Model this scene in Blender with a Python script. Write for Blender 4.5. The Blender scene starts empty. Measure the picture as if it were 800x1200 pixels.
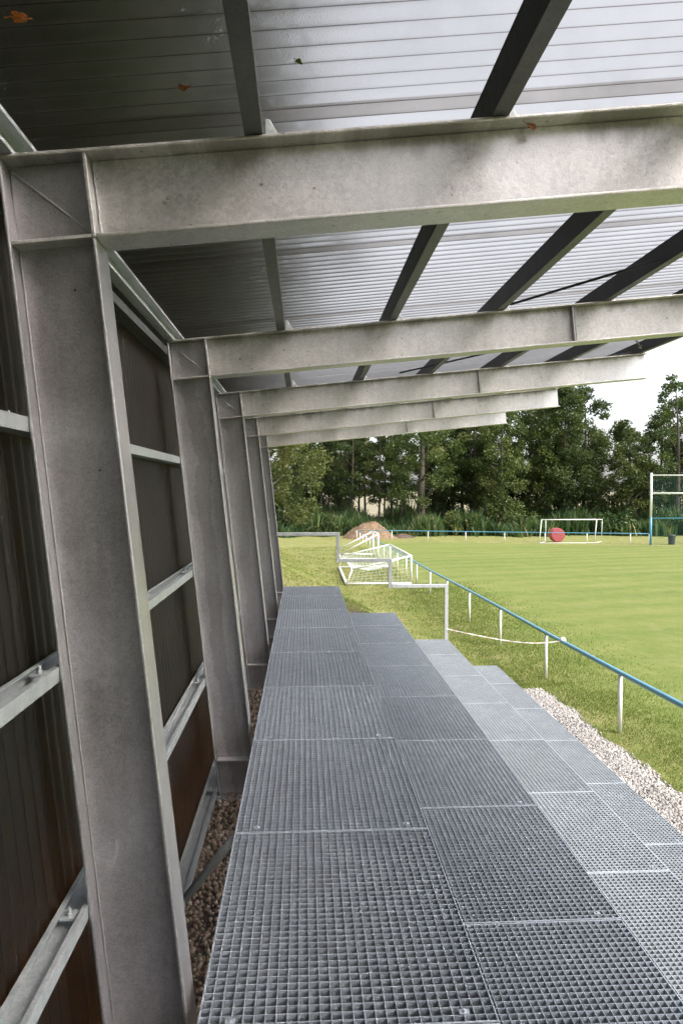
import bpy, bmesh, math, random
import numpy as np
from mathutils import Vector, Matrix
random.seed(7); RNG = np.random.default_rng(11)
sc = bpy.context.scene
COL = sc.collection
R = math.radians

# ---------------------------------------------------------------- camera, sky, sun, exposure
cd = bpy.data.cameras.new('camera'); cam = bpy.data.objects.new('camera', cd); COL.objects.link(cam)
cd.sensor_width = 36; cd.lens = 826.6/1200*36; cd.clip_start = .05; cd.clip_end = 3000
cam.location = (0, 0, 0); cam.rotation_euler = (math.pi/2-.0321, 0, -.0543)
sc.camera = cam
SUN_AZ, SUN_EL = R(122), R(50)          # azimuth clockwise from +Y (the direction the stand runs)
w = bpy.data.worlds.new('World'); sc.world = w; w.use_nodes = True
wt = w.node_tree; bg = wt.nodes['Background']
sk = wt.nodes.new('ShaderNodeTexSky'); sk.sky_type = 'NISHITA'; sk.sun_disc = False
sk.sun_elevation = SUN_EL; sk.sun_rotation = SUN_AZ; sk.dust_density = 3.0; sk.air_density = 1.0
hs = wt.nodes.new('ShaderNodeHueSaturation'); hs.inputs['Saturation'].default_value = .30
wt.links.new(sk.outputs[0], hs.inputs['Color']); wt.links.new(hs.outputs[0], bg.inputs[0])
bg.inputs[1].default_value = .12
sd = bpy.data.lights.new('sun', 'SUN'); sd.energy = 1.5; sd.angle = R(12); sd.color = (1, .95, .86)
so = bpy.data.objects.new('sun', sd); COL.objects.link(so)
sv = Vector((math.cos(SUN_EL)*math.sin(SUN_AZ), math.cos(SUN_EL)*math.cos(SUN_AZ), math.sin(SUN_EL)))
so.rotation_euler = sv.to_track_quat('Z', 'Y').to_euler(); so.location = (20, -20, 40)
vs = sc.view_settings; vs.view_transform = 'Standard'; vs.look = 'None'; vs.gamma = 1; vs.use_curve_mapping = False
vs.exposure = 1.75
sc.render.engine = 'CYCLES'
cy = sc.cycles
cy.max_bounces = 10; cy.transparent_max_bounces = 12; cy.transmission_bounces = 8; cy.diffuse_bounces = 4; cy.glossy_bounces = 4
cy.use_denoising = True; cy.caustics_reflective = False; cy.sample_clamp_indirect = 6

# ---------------------------------------------------------------- material helpers
class NT:
    def __init__(s, name):
        s.m = bpy.data.materials.new(name); s.m.use_nodes = True; s.t = s.m.node_tree; s.t.nodes.clear()
        s.out = s.n('ShaderNodeOutputMaterial')
    def n(s, ty, **kw):
        x = s.t.nodes.new(ty)
        for k, v in kw.items():
            if k.startswith('_'): setattr(x, k[1:], v)
            else:
                x.inputs[int(k[1:]) if k[0] == 'i' and k[1:].isdigit() else k.replace('__', ' ')].default_value = v
        return x
    def l(s, a, b): s.t.links.new(a, b)
    def coord(s, scale=(1, 1, 1), world=False):
        if world: src = s.n('ShaderNodeNewGeometry').outputs['Position']
        else: src = s.n('ShaderNodeTexCoord').outputs['Object']
        mp = s.n('ShaderNodeMapping'); mp.inputs['Scale'].default_value = scale; s.l(src, mp.inputs['Vector']); return mp.outputs[0]
    def noise(s, vec, scale, detail=4, rough=.55, dist=0):
        x = s.n('ShaderNodeTexNoise'); s.l(vec, x.inputs['Vector']); x.inputs['Scale'].default_value = scale
        x.inputs['Detail'].default_value = detail; x.inputs['Roughness'].default_value = rough; x.inputs['Distortion'].default_value = dist
        return x.outputs['Fac']
    def ramp(s, fac, stops, interp='LINEAR'):
        x = s.n('ShaderNodeValToRGB'); cr = x.color_ramp; cr.interpolation = interp
        while len(cr.elements) < len(stops): cr.elements.new(.5)
        for e, (p, c) in zip(cr.elements, stops):
            e.position = p; e.color = (*c, 1) if len(c) == 3 else c
        s.l(fac, x.inputs[0]); return x.outputs[0]
    def mix(s, fac, a, b, mode='MIX'):
        x = s.n('ShaderNodeMix'); x.data_type = 'RGBA'; x.blend_type = mode
        for v, k in ((fac, 0), (a, 6), (b, 7)):
            if hasattr(v, 'links'): s.l(v, x.inputs[k])
            else: x.inputs[k].default_value = v if k == 0 else (*v, 1)
        return x.outputs[2]
    def math(s, op, a, b=0., clamp=False):
        x = s.n('ShaderNodeMath'); x.operation = op; x.use_clamp = clamp
        for v, k in ((a, 0), (b, 1)):
            if hasattr(v, 'links'): s.l(v, x.inputs[k])
            else: x.inputs[k].default_value = v
        return x.outputs[0]
    def bump(s, h, strength, dist):
        x = s.n('ShaderNodeBump'); x.inputs['Strength'].default_value = strength; x.inputs['Distance'].default_value = dist
        s.l(h, x.inputs['Height']); return x.outputs[0]
    def pbr(s, col, rough=.6, metal=0., bump=None, spec=.5):
        b = s.n('ShaderNodeBsdfPrincipled')
        for v, k in ((col, 'Base Color'), (rough, 'Roughness'), (metal, 'Metallic')):
            if hasattr(v, 'links'): s.l(v, b.inputs[k])
            else: b.inputs[k].default_value = (*v, 1) if k == 'Base Color' else v
        b.inputs['Specular IOR Level'].default_value = spec
        if bump is not None: s.l(bump, b.inputs['Normal'])
        s.l(b.outputs[0], s.out.inputs[0]); return b

def galv(name, lo, hi, metal=.45, rough=.42, speck=.28, scale=1.0, stain=.35, vary=0., tide=False, grime=False):
    k = NT(name); v = k.coord()
    big = k.noise(v, 3.2*scale, 5, .6, .6); fine = k.noise(v, 170*scale, 2, .6)
    mid = k.noise(v, 22*scale, 4, .6)
    vv = k.coord((14, 14, 1.2)); streak = k.noise(vv, 1.0, 4, .6)
    vo = k.n('ShaderNodeTexVoronoi'); vo.inputs['Scale'].default_value = 85*scale; k.l(v, vo.inputs['Vector'])
    sv_ = k.n('ShaderNodeSeparateXYZ'); k.l(vo.outputs['Color'], sv_.inputs[0]); spg = sv_.outputs[0]
    f = k.math('ADD', k.math('ADD', k.math('MULTIPLY', big, .50), k.math('MULTIPLY', mid, .26)), k.math('MULTIPLY', spg, .24))
    c = k.ramp(f, [(.22, lo), (.78, hi)])
    c = k.mix(k.math('MULTIPLY', k.ramp(fine, [(.40, (0, 0, 0)), (.72, (1, 1, 1))]), speck), c, tuple(min(1, x*1.5) for x in hi))
    d = k.ramp(streak, [(.48, (0, 0, 0)), (.72, (1, 1, 1))])
    c = k.mix(k.math('MULTIPLY', d, stain), c, tuple(x*.55 for x in lo))
    if tide:        # dried tide mark down the web of a column
        sp = k.n('ShaderNodeSeparateXYZ'); k.l(v, sp.inputs[0]); oi = k.n('ShaderNodeObjectInfo')
        cx = k.math('ADD', k.math('ADD', sp.outputs['X'], .893-.106*.97), k.math('MULTIPLY', sp.outputs['Z'], .106))
        cmb = k.n('ShaderNodeCombineXYZ'); k.l(cx, cmb.inputs[0]); k.l(sp.outputs['Z'], cmb.inputs[2]); k.l(k.math('MULTIPLY', oi.outputs['Random'], 40), cmb.inputs[1])
        wob = k.math('ADD', k.math('MULTIPLY', k.noise(cmb.outputs[0], 2.2, 2, .5), .16), k.math('MULTIPLY', k.noise(cmb.outputs[0], 17, 6, .75), .085))
        d1 = k.math('SUBTRACT', cx, k.math('ADD', wob, -.06)); d2 = k.math('SUBTRACT', k.math('ADD', wob, .04), cx)
        md = k.math('MINIMUM', d1, d2)
        inside = k.math('MULTIPLY', md, 320, True); rim = k.math('MULTIPLY', k.math('SUBTRACT', 1, k.math('MULTIPLY', k.math('ABSOLUTE', md), 170, True)), k.math('MULTIPLY', oi.outputs['Random'], .16), True)
        c = k.mix(k.math('MULTIPLY', inside, k.math('MULTIPLY', oi.outputs['Random'], .42)), c, tuple(x*.62 for x in lo)); c = k.mix(rim, c, tuple(min(1, x*1.25) for x in hi))
    if grime:       # dirt washed under the top flange, running a little way down the web
        sp = k.n('ShaderNodeSeparateXYZ'); k.l(v, sp.inputs[0]); oi = k.n('ShaderNodeObjectInfo')
        dt = k.math('SUBTRACT', k.math('ADD', k.math('MULTIPLY', sp.outputs['X'], .1022), 1.0715), sp.outputs['Z'])
        cmb = k.n('ShaderNodeCombineXYZ'); k.l(sp.outputs['X'], cmb.inputs[0]); k.l(k.math('MULTIPLY', sp.outputs['Z'], .25), cmb.inputs[2]); k.l(k.math('MULTIPLY', oi.outputs['Random'], 30), cmb.inputs[1])
        reach = k.math('MULTIPLY', k.math('SUBTRACT', k.noise(cmb.outputs[0], 3.5, 6, .7), .40), .42)
        gm = k.math('MULTIPLY', k.math('SUBTRACT', reach, k.math('SUBTRACT', dt, .012)), 16, True)
        c = k.mix(k.math('MULTIPLY', gm, .5), c, (.15, .135, .11))
    if vary:
        oi = k.n('ShaderNodeObjectInfo'); f2 = k.math('ADD', 1-vary/2, k.math('MULTIPLY', oi.outputs['Random'], vary))
        cc = k.n('ShaderNodeCombineXYZ'); [k.l(f2, cc.inputs[q_]) for q_ in range(3)]
        c = k.mix(1., c, cc.outputs[0], 'MULTIPLY')
    r = k.math('ADD', k.math('ADD', k.math('MULTIPLY', mid, .2), k.math('MULTIPLY', spg, .12)), rough-.16)
    h = k.math('ADD', k.math('MULTIPLY', fine, .5), k.math('MULTIPLY', mid, .8))
    k.pbr(c, r, metal, k.bump(h, .25, .004))
    return k.m
M = {}
M['steel'] = galv('galvanised_steel', (.325, .315, .33), (.52, .505, .525), metal=.72, rough=.37, stain=.22, tide=True)
M['rafter_steel'] = galv('galvanised_rafter', (.50, .485, .495), (.83, .805, .82), metal=.62, rough=.36, stain=.15, grime=True)
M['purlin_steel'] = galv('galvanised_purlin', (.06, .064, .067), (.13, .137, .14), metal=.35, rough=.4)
M['rail_steel'] = galv('galvanised_rail', (.33, .36, .38), (.52, .56, .58), metal=.45, rough=.42, stain=.3)
M['grating_lit'] = galv('galvanised_grating_lit', (.37, .405, .45), (.62, .66, .71), metal=.3, rough=.38, speck=.2, stain=.2, vary=.10)  # lower two steps: the extra sky light is put into a paler zinc colour
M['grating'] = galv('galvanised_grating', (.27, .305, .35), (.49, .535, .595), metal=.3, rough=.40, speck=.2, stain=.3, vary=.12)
M['handrail_steel'] = galv('galvanised_handrail', (.42, .44, .45), (.64, .66, .67), metal=.3, rough=.4)
M['weld'] = galv('weld_bead', (.33, .325, .325), (.47, .465, .465), metal=.6, rough=.35, scale=3)

def plain(name, col, rough=.5, metal=0., var=.2, sc_=8.):
    k = NT(name); v = k.coord(); f = k.noise(v, sc_, 5, .65)
    c = k.ramp(f, [(.3, tuple(x*(1-var) for x in col)), (.7, tuple(min(1, x*(1+var)) for x in col))])
    k.pbr(c, rough, metal, k.bump(f, .1, .01)); return k.m
M['white'] = plain('white_paint', (.78, .78, .75), .45, var=.1)
M['blue'] = plain('blue_paint', (.10, .30, .44), .35, var=.15)
M['red'] = plain('red_plastic', (.36, .07, .085), .5, var=.2, sc_=3)
M['bin'] = plain('bin_plastic', (.035, .045, .045), .5)
M['net_white'] = plain('white_net', (.62, .68, .68), .7)
M['net_green'] = plain('green_net', (.03, .12, .09), .7)
M['tape_white'] = plain('tape_white', (.8, .8, .78), .5)
M['tape_red'] = plain('tape_red', (.74, .50, .44), .5)
M['bark'] = plain('bark', (.085, .07, .055), .9, var=.45, sc_=5)
M['bolt'] = plain('zinc_bolt', (.65, .65, .63), .3, .7)

# translucent bronze corrugated sheet
def sheet_mat(name, tint, scat, glow, tp_=.08, sheen=.22):
    k = NT(name); v = k.coord()
    fine = k.noise(v, 260, 2, .7); dirt = k.noise(v, 1.7, 5, .65, .4)
    bp = k.bump(fine, .6, .004)
    dm = k.ramp(dirt, [(.35, tuple(x*.85 for x in tint)), (.65, tint)])
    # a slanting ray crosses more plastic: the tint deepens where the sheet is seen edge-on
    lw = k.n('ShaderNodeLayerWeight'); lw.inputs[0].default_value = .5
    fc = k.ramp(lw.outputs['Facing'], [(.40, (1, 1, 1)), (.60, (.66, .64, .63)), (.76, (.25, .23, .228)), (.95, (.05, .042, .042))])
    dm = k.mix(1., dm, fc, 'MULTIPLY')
    rf = k.n('ShaderNodeBsdfRefraction'); rf.inputs['IOR'].default_value = 1.18; rf.inputs['Roughness'].default_value = scat
    k.l(dm, rf.inputs['Color']); k.l(bp, rf.inputs['Normal'])
    tl = k.n('ShaderNodeBsdfTranslucent'); k.l(dm, tl.inputs['Color']); k.l(bp, tl.inputs['Normal'])
    tp = k.n('ShaderNodeBsdfTransparent'); k.l(dm, tp.inputs['Color'])
    gl = k.n('ShaderNodeBsdfGlossy'); gl.inputs['Roughness'].default_value = .28; k.l(bp, gl.inputs['Normal'])
    gl.inputs['Color'].default_value = (.9, .9, .9, 1)
    a = k.n('ShaderNodeMixShader'); a.inputs[0].default_value = glow; k.l(rf.outputs[0], a.inputs[1]); k.l(tl.outputs[0], a.inputs[2])
    b = k.n('ShaderNodeMixShader'); b.inputs[0].default_value = tp_; k.l(a.outputs[0], b.inputs[1]); k.l(tp.outputs[0], b.inputs[2])
    fr = k.n('ShaderNodeFresnel'); fr.inputs[0].default_value = 1.45; k.l(bp, fr.inputs['Normal'])
    c = k.n('ShaderNodeMixShader'); k.l(k.math('MULTIPLY', fr.outputs[0], sheen), c.inputs[0]); k.l(b.outputs[0], c.inputs[1]); k.l(gl.outputs[0], c.inputs[2])
    k.l(c.outputs[0], k.out.inputs[0]); return k.m
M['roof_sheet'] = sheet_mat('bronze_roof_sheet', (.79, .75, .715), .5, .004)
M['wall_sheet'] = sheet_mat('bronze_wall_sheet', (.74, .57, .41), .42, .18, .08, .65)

# leaves carry a per-face random number
def leaf_mat(name, stops, trans=.35, vary=0.):
    k = NT(name); at = k.n('ShaderNodeAttribute'); at.attribute_name = 'rnd'
    c = k.ramp(at.outputs['Fac'], stops)
    oi = k.n('ShaderNodeObjectInfo'); c = k.mix(k.math('MULTIPLY', oi.outputs['Random'], vary), c, k.mix(1., c, (1.55, 1.25, .95), 'MULTIPLY'))
    df = k.n('ShaderNodeBsdfPrincipled'); k.l(c, df.inputs['Base Color']); df.inputs['Roughness'].default_value = .55; df.inputs['Specular IOR Level'].default_value = .3
    tl = k.n('ShaderNodeBsdfTranslucent'); k.l(k.mix(.5, c, (.10, .14, .02)), tl.inputs['Color'])
    mx = k.n('ShaderNodeMixShader'); mx.inputs[0].default_value = trans; k.l(df.outputs[0], mx.inputs[1]); k.l(tl.outputs[0], mx.inputs[2])
    k.l(mx.outputs[0], k.out.inputs[0]); return k.m
M['leaf_dark'] = leaf_mat('leaves_dark', [(0, (.026, .046, .016)), (.55, (.055, .085, .028)), (.85, (.10, .125, .042)), (1, (.15, .165, .065))], .35, .8)
M['leaf_shade'] = leaf_mat('leaves_dark_backlit', [(0, (.018, .022, .014)), (.6, (.035, .040, .024)), (1, (.06, .062, .035))], .2)  # trees behind the wall: backlit shade put into the leaf colour
M['leaf_mid'] = leaf_mat('leaves_mid', [(0, (.036, .062, .018)), (.55, (.075, .112, .032)), (.85, (.13, .16, .05)), (1, (.19, .205, .075))], .35, .5)
M['leaf_yellow'] = leaf_mat('leaves_yellowish', [(0, (.06, .075, .02)), (.6, (.125, .135, .042)), (1, (.22, .21, .085))])
M['reed'] = leaf_mat('reed_blades', [(0, (.020, .052, .016)), (.6, (.05, .098, .030)), (.92, (.12, .165, .055)), (1, (.26, .22, .11))])
M['grass_blade'] = leaf_mat('grass_blades', [(0, (.12, .185, .035)), (.45, (.22, .275, .065)), (.75, (.37, .36, .13)), (1, (.55, .47, .27))])
M['leaf_orange'] = leaf_mat('autumn_leaf', [(0, (.60, .22, .06)), (1, (.62, .24, .07))], .5)
M['leaf_rust'] = leaf_mat('rust_leaf', [(0, (.42, .16, .08)), (1, (.44, .17, .08))], .5)
M['leaf_green'] = leaf_mat('green_leaf', [(0, (.14, .2, .03)), (1, (.15, .2, .03))], .5)

def stone_mat(name, stops):
    k = NT(name); at = k.n('ShaderNodeAttribute'); at.attribute_name = 'rnd'
    c = k.ramp(at.outputs['Fac'], stops); n = k.noise(k.coord(), 120, 3)
    k.pbr(k.mix(.25, c, k.ramp(n, [(.3, (.2, .18, .16)), (.7, (.6, .56, .52))]), 'MULTIPLY') if False else c, .8, 0, k.bump(n, .3, .004)); return k.m
M['stone_pale'] = stone_mat('pale_gravel', [(0, (.19, .168, .155)), (.3, (.32, .292, .275)), (.7, (.46, .43, .41)), (1, (.64, .615, .60))])
M['stone_brown'] = stone_mat('brown_gravel', [(0, (.14, .098, .072)), (.35, (.29, .21, .155)), (.7, (.43, .335, .26)), (1, (.60, .53, .46))])

# ---------------------------------------------------------------- mesh helpers
def mesh_obj(name, bm, mat, parent=None, bevel=0, smooth=False, recalc=True):
    if recalc: bmesh.ops.recalc_face_normals(bm, faces=bm.faces)
    me = bpy.data.meshes.new(name); bm.to_mesh(me); bm.free()
    for mm in (mat if isinstance(mat, (list, tuple)) else [mat]): me.materials.append(mm)
    if smooth: me.polygons.foreach_set('use_smooth', [True]*len(me.polygons))
    o = bpy.data.objects.new(name, me); COL.objects.link(o)
    if parent is not None: o.parent = parent
    if bevel:
        b = o.modifiers.new('bevel', 'BEVEL'); b.width = bevel; b.segments = 2; b.limit_method = 'ANGLE'; b.angle_limit = R(40)
    return o
def np_obj(name, V, F, mat, parent=None, rnd=None, smooth=False):
    V = np.asarray(V, np.float32); F = np.asarray(F, np.int32); n = F.shape[1]
    me = bpy.data.meshes.new(name); me.vertices.add(len(V)); me.vertices.foreach_set('co', V.ravel())
    me.loops.add(F.size); me.loops.foreach_set('vertex_index', F.ravel())
    me.polygons.add(len(F)); me.polygons.foreach_set('loop_start', np.arange(0, F.size, n, dtype=np.int32))
    try: me.polygons.foreach_set('loop_total', np.full(len(F), n, np.int32))
    except Exception: pass
    if smooth: me.polygons.foreach_set('use_smooth', np.ones(len(F), bool))
    if rnd is not None:
        a = me.attributes.new('rnd', 'FLOAT', 'FACE'); a.data.foreach_set('value', np.asarray(rnd, np.float32))
    me.materials.append(mat); me.update(calc_edges=True); me.validate()
    o = bpy.data.objects.new(name, me); COL.objects.link(o)
    if parent is not None: o.parent = parent
    return o
def box(bm, c, s, rot=None):
    m = Matrix.Translation(c) @ (rot.to_4x4() if rot is not None else Matrix.Identity(4)) @ Matrix.Diagonal((*s, 1))
    return bmesh.ops.create_cube(bm, size=1, matrix=m)
def prism_y(bm, poly, y0, y1):
    "polygon given in (x, z), extruded from y0 to y1"
    a = [bm.verts.new((x, y0, z)) for x, z in poly]; b = [bm.verts.new((x, y1, z)) for x, z in poly]; n = len(poly)
    bm.faces.new(a); bm.faces.new(b[::-1])
    for i in range(n): bm.faces.new((a[i], b[i], b[(i+1) % n], a[(i+1) % n]))
def tube(bm, pts, r, seg=10, cap=True):
    pts = [Vector(p) for p in pts]; rs = r if isinstance(r, (list, tuple)) else [r]*len(pts)
    rings = []; up = None
    for i, p in enumerate(pts):
        t = (pts[min(i+1, len(pts)-1)]-pts[max(i-1, 0)]).normalized()
        if up is None: up = Vector((0, 0, 1)) if abs(t.z) < .9 else Vector((1, 0, 0))
        x = t.cross(up).normalized(); y = x.cross(t).normalized(); up = y
        rings.append([bm.verts.new(p + x*math.cos(2*math.pi*k/seg)*rs[i] + y*math.sin(2*math.pi*k/seg)*rs[i]) for k in range(seg)])
    for a, b in zip(rings, rings[1:]):
        for k in range(seg): bm.faces.new((a[k], a[(k+1) % seg], b[(k+1) % seg], b[k]))
    if cap: bm.faces.new(rings[0][::-1]); bm.faces.new(rings[-1])
def sqtube(bm, a, b, s):
    a, b = Vector(a), Vector(b); d = b-a; q = d.to_track_quat('Z', 'Y').to_matrix()
    box(bm, (a+b)/2, (s, s, d.length), q)
def thing(name, label, cat, loc=(0, 0, 0), group=None):
    o = bpy.data.objects.new(name, None); COL.objects.link(o); o.location = loc; o.empty_display_size = .2
    return tag(o, label, cat, group)
def tag(o, label=None, cat=None, group=None, kind=None):
    if label: o['label'] = label
    if cat: o['category'] = cat
    if group: o['group'] = group
    if kind: o['kind'] = kind
    return o
def dup(root, loc=None, rotz=None, scale=None, parent=None):
    r = root.copy(); COL.objects.link(r)
    if parent is not None: r.parent = parent
    if loc is not None: r.location = loc
    if rotz is not None: r.rotation_euler = (0, 0, rotz)
    if scale is not None: r.scale = scale
    for ch in list(root.children): dup(ch, parent=r)
    return r

# ---------------------------------------------------------------- ground (heights relative to the eye of the camera)
def sstep(x): x = np.clip(x, 0, 1); return x*x*(3-2*x)
def ground_z(X, Y):
    X = np.asarray(X, float); Y = np.asarray(Y, float)
    field = -3.26-.02*np.clip(Y, -60, 95)
    plat = -2.10-.035*np.clip(Y-12, 0, 60)-.0*Y
    plat = np.maximum(plat, field); plat = np.where(Y < -8, field + (plat-field)*sstep((Y+30)/22), plat)
    foot = np.interp(Y, [-10, 13, 17, 27, 40, 55], [3.3, 3.3, 3.0, 1.4, .4, -2.])
    wdt = np.interp(Y, [-10, 13, 27], [2.7, 2.6, 3.6])
    t = sstep((foot-X)/wdt)
    und = .03*np.sin(X*1.3+Y*.7)*np.sin(Y*.9-X*.4)*np.where((X > 3.6) | (Y > 13), 1, 0)
    return field + (plat-field)*t + und*np.where(X < 6, 1, .3)
def gz(x, y): return float(ground_z(x, y))
k = NT('turf'); P = k.coord(world=True); sx = k.n('ShaderNodeSeparateXYZ'); k.l(k.n('ShaderNodeNewGeometry').outputs['Position'], sx.inputs[0])
n1 = k.noise(P, .35, 6, .65, .3); n2 = k.noise(P, 2.6, 5, .7); n3 = k.noise(P, 22, 3, .7)
st = k.noise(k.coord((.05, .38, 1), world=True), 1.0, 3, .5)
n4 = k.noise(P, 1.1, 6, .72, .5); n5 = k.noise(k.coord((.5, 1.6, 1), world=True), 2.2, 5, .7, .3)
wv = k.n('ShaderNodeTexWave'); wv.wave_type = 'BANDS'; wv.bands_direction = 'Y'; wv.inputs['Scale'].default_value = .16; wv.inputs['Distortion'].default_value = 1.2; wv.inputs['Detail'].default_value = 2
mpw = k.n('ShaderNodeMapping'); mpw.inputs['Rotation'].default_value = (0, 0, -.30); k.l(P, mpw.inputs['Vector']); k.l(mpw.outputs[0], wv.inputs['Vector'])
mow = k.math('ADD', k.math('MULTIPLY', wv.outputs['Fac'], .6), .2)      # stripes left by the mower
mix3 = k.math('ADD', k.math('MULTIPLY', st, .32), k.math('ADD', k.math('MULTIPLY', n1, .22), k.math('ADD', k.math('MULTIPLY', n4, .12), k.math('ADD', k.math('MULTIPLY', n5, .16), k.math('MULTIPLY', mow, .18)))))
pitch = k.ramp(mix3, [(.34, (.088, .136, .026)), (.45, (.126, .172, .036)), (.56, (.165, .198, .050)), (.68, (.22, .222, .078))])
rough = k.ramp(k.math('ADD', k.math('MULTIPLY', n4, .5), k.math('MULTIPLY', n2, .5)), [(.36, (.105, .145, .028)), (.46, (.18, .195, .055)), (.56, (.26, .245, .10)), (.68, (.35, .285, .18))])
# mown pitch: right of the near rail and this side of the far rail
edge = k.math('ADD', sx.outputs['X'], k.math('MULTIPLY', n2, .8))
mx_ = k.math('MULTIPLY', k.math('SUBTRACT', edge, 5.1), 1.4, True)
far = k.math('SUBTRACT', 63.2, k.math('ADD', sx.outputs['Y'], k.math('MULTIPLY', sx.outputs['X'], .405)))
my_ = k.math('MULTIPLY', far, 1.2, True)
near_r = k.mix(k.math('MULTIPLY', n2, .45), pitch, rough)
c = k.mix(k.math('MULTIPLY', mx_, my_), rough, near_r)
straw = k.ramp(n1, [(.3, (.20, .175, .115)), (.7, (.31, .275, .19))])
c = k.mix(k.math('MULTIPLY', k.math('SUBTRACT', sx.outputs['Y'], 100), .2, True), c, straw)
c = k.mix(k.math('MULTIPLY', n3, .55), c, k.mix(.5, c, (.05, .06, .012)))
k.pbr(c, .9, 0, k.bump(k.math('ADD', n2, k.math('MULTIPLY', n3, .8)), .6, .06), .2); M['turf'] = k.m
def axis(lo, hi, parts):
    out = [lo]
    for end, st_ in parts:
        while out[-1] + st_ < end: out.append(out[-1]+st_)
        out.append(end)
    return np.array(out)
xs = axis(-900, 900, [(-60, 120), (-8, 6), (9, .3), (60, 3), (900, 140)])
ys = axis(-300, 1600, [(-30, 60), (-6, 3), (45, .4), (110, 3), (400, 40), (1600, 200)])
XX, YY = np.meshgrid(xs, ys); ZZ = ground_z(XX, YY); nx, ny = len(xs), len(ys)
V = np.stack([XX, YY, ZZ], -1).reshape(-1, 3); ii = (np.arange(ny-1)[:, None]*nx+np.arange(nx-1)).ravel()
F = np.stack([ii, ii+1, ii+nx+1, ii+nx], 1)
tag(np_obj('ground', V, F, M['turf'], smooth=True), kind='structure')
# gravel beds: sheets a little above the ground
def bed(name, x0, x1, y0, y1, mat, wob=.0, lift=.008):
    gx = np.linspace(x0, x1, 14); gy = np.linspace(y0, y1, 90); A, B = np.meshgrid(gx, gy)
    A = A + wob*np.where(A > x1-.2, 1, 0)*(np.sin(B*3.1)+.6*np.sin(B*7.7+1))*.5
    Vb = np.stack([A, B, ground_z(A, B)+lift], -1).reshape(-1, 3); ii = (np.arange(89)[:, None]*14+np.arange(13)).ravel()
    return tag(np_obj(name, Vb, np.stack([ii, ii+1, ii+15, ii+14], 1), mat, smooth=True), kind='structure')
k = NT('gravel_floor'); P = k.coord(world=True); vo = k.n('ShaderNodeTexVoronoi'); k.l(P, vo.inputs['Vector']); vo.inputs['Scale'].default_value = 60
c = k.mix(.5, k.ramp(k.noise(P, 40, 4, .7), [(.3, (.07, .052, .042)), (.7, (.20, .16, .13))]), vo.outputs['Color'], 'SOFT_LIGHT')
k.pbr(c, .9, 0, k.bump(vo.outputs['Distance'], .8, .02)); M['gravel_floor'] = k.m
k = NT('gravel_strip_floor'); P = k.coord(world=True); vo = k.n('ShaderNodeTexVoronoi'); k.l(P, vo.inputs['Vector']); vo.inputs['Scale'].default_value = 45
c = k.ramp(k.noise(P, 45, 4, .7), [(.3, (.16, .135, .12)), (.7, (.30, .27, .25))])
k.pbr(c, .9, 0, k.bump(vo.outputs['Distance'], .8, .02)); M['gravel_pale_floor'] = k.m
bed('gravel_floor', -2.2, 3.0, -5, 12.6, M['gravel_floor'])
bed('gravel_strip', 3.0, 4.22, -5, 11.9, M['gravel_pale_floor'], .05)

ICO = None
def stones(name, pts, sizes, mat, label):
    bm = bmesh.new(); bmesh.ops.create_icosphere(bm, subdivisions=1, radius=1)
    bv = np.array([v.co[:] for v in bm.verts]); bm.verts.index_update(); bf = np.array([[v.index for v in f.verts] for f in bm.faces]); bm.free()
    n = len(pts); nv = len(bv)
    q = RNG.normal(size=(n, 4)); q /= np.linalg.norm(q, axis=1)[:, None]; a, b, c_, d = q.T
    Rm = np.stack([1-2*(c_*c_+d*d), 2*(b*c_-a*d), 2*(b*d+a*c_), 2*(b*c_+a*d), 1-2*(b*b+d*d), 2*(c_*d-a*b), 2*(b*d-a*c_), 2*(c_*d+a*b), 1-2*(b*b+c_*c_)], 1).reshape(n, 3, 3)
    sh = bv[None]*(RNG.uniform(.55, 1.1, (n, 1, 3)))*(1+RNG.uniform(-.22, .22, (n, nv, 1)))
    Vv = np.einsum('nij,nvj->nvi', Rm, sh)*sizes[:, None, None]+pts[:, None, :]
    Ff = (bf[None]+(np.arange(n)*nv)[:, None, None]).reshape(-1, 3)
    rnd = np.repeat(np.clip(RNG.normal(.5, .24, n), 0, 1), len(bf))
    o = np_obj(name, Vv.reshape(-1, 3), Ff, mat, rnd=rnd); return tag(o, label, 'gravel', kind='stuff')
n = 15000; px_ = RNG.uniform(-.95, -.05, n); py_ = 2.0+RNG.random(n)**1.3*7
s_ = RNG.uniform(.007, .017, n)*np.interp(py_, [2, 9], [1, 1.5]); stones('gravel', np.stack([px_, py_, ground_z(px_, py_)+.012], 1), s_, M['stone_brown'], 'brown stone chippings in the gap between wall and grating')
n = 15000; py_ = RNG.uniform(5.5, 12.0, n); px_ = 3.15+RNG.random(n)*(1.0+.03*np.sin(py_*3.1)+.025*np.sin(py_*7.7+1)+RNG.normal(0, .035, n))
s_ = RNG.uniform(.012, .026, n); stones('gravel', np.stack([px_, py_, ground_z(px_, py_)+.016], 1), s_, M['stone_pale'], 'pale pinkish gravel strip beside the lowest grating step')

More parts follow.
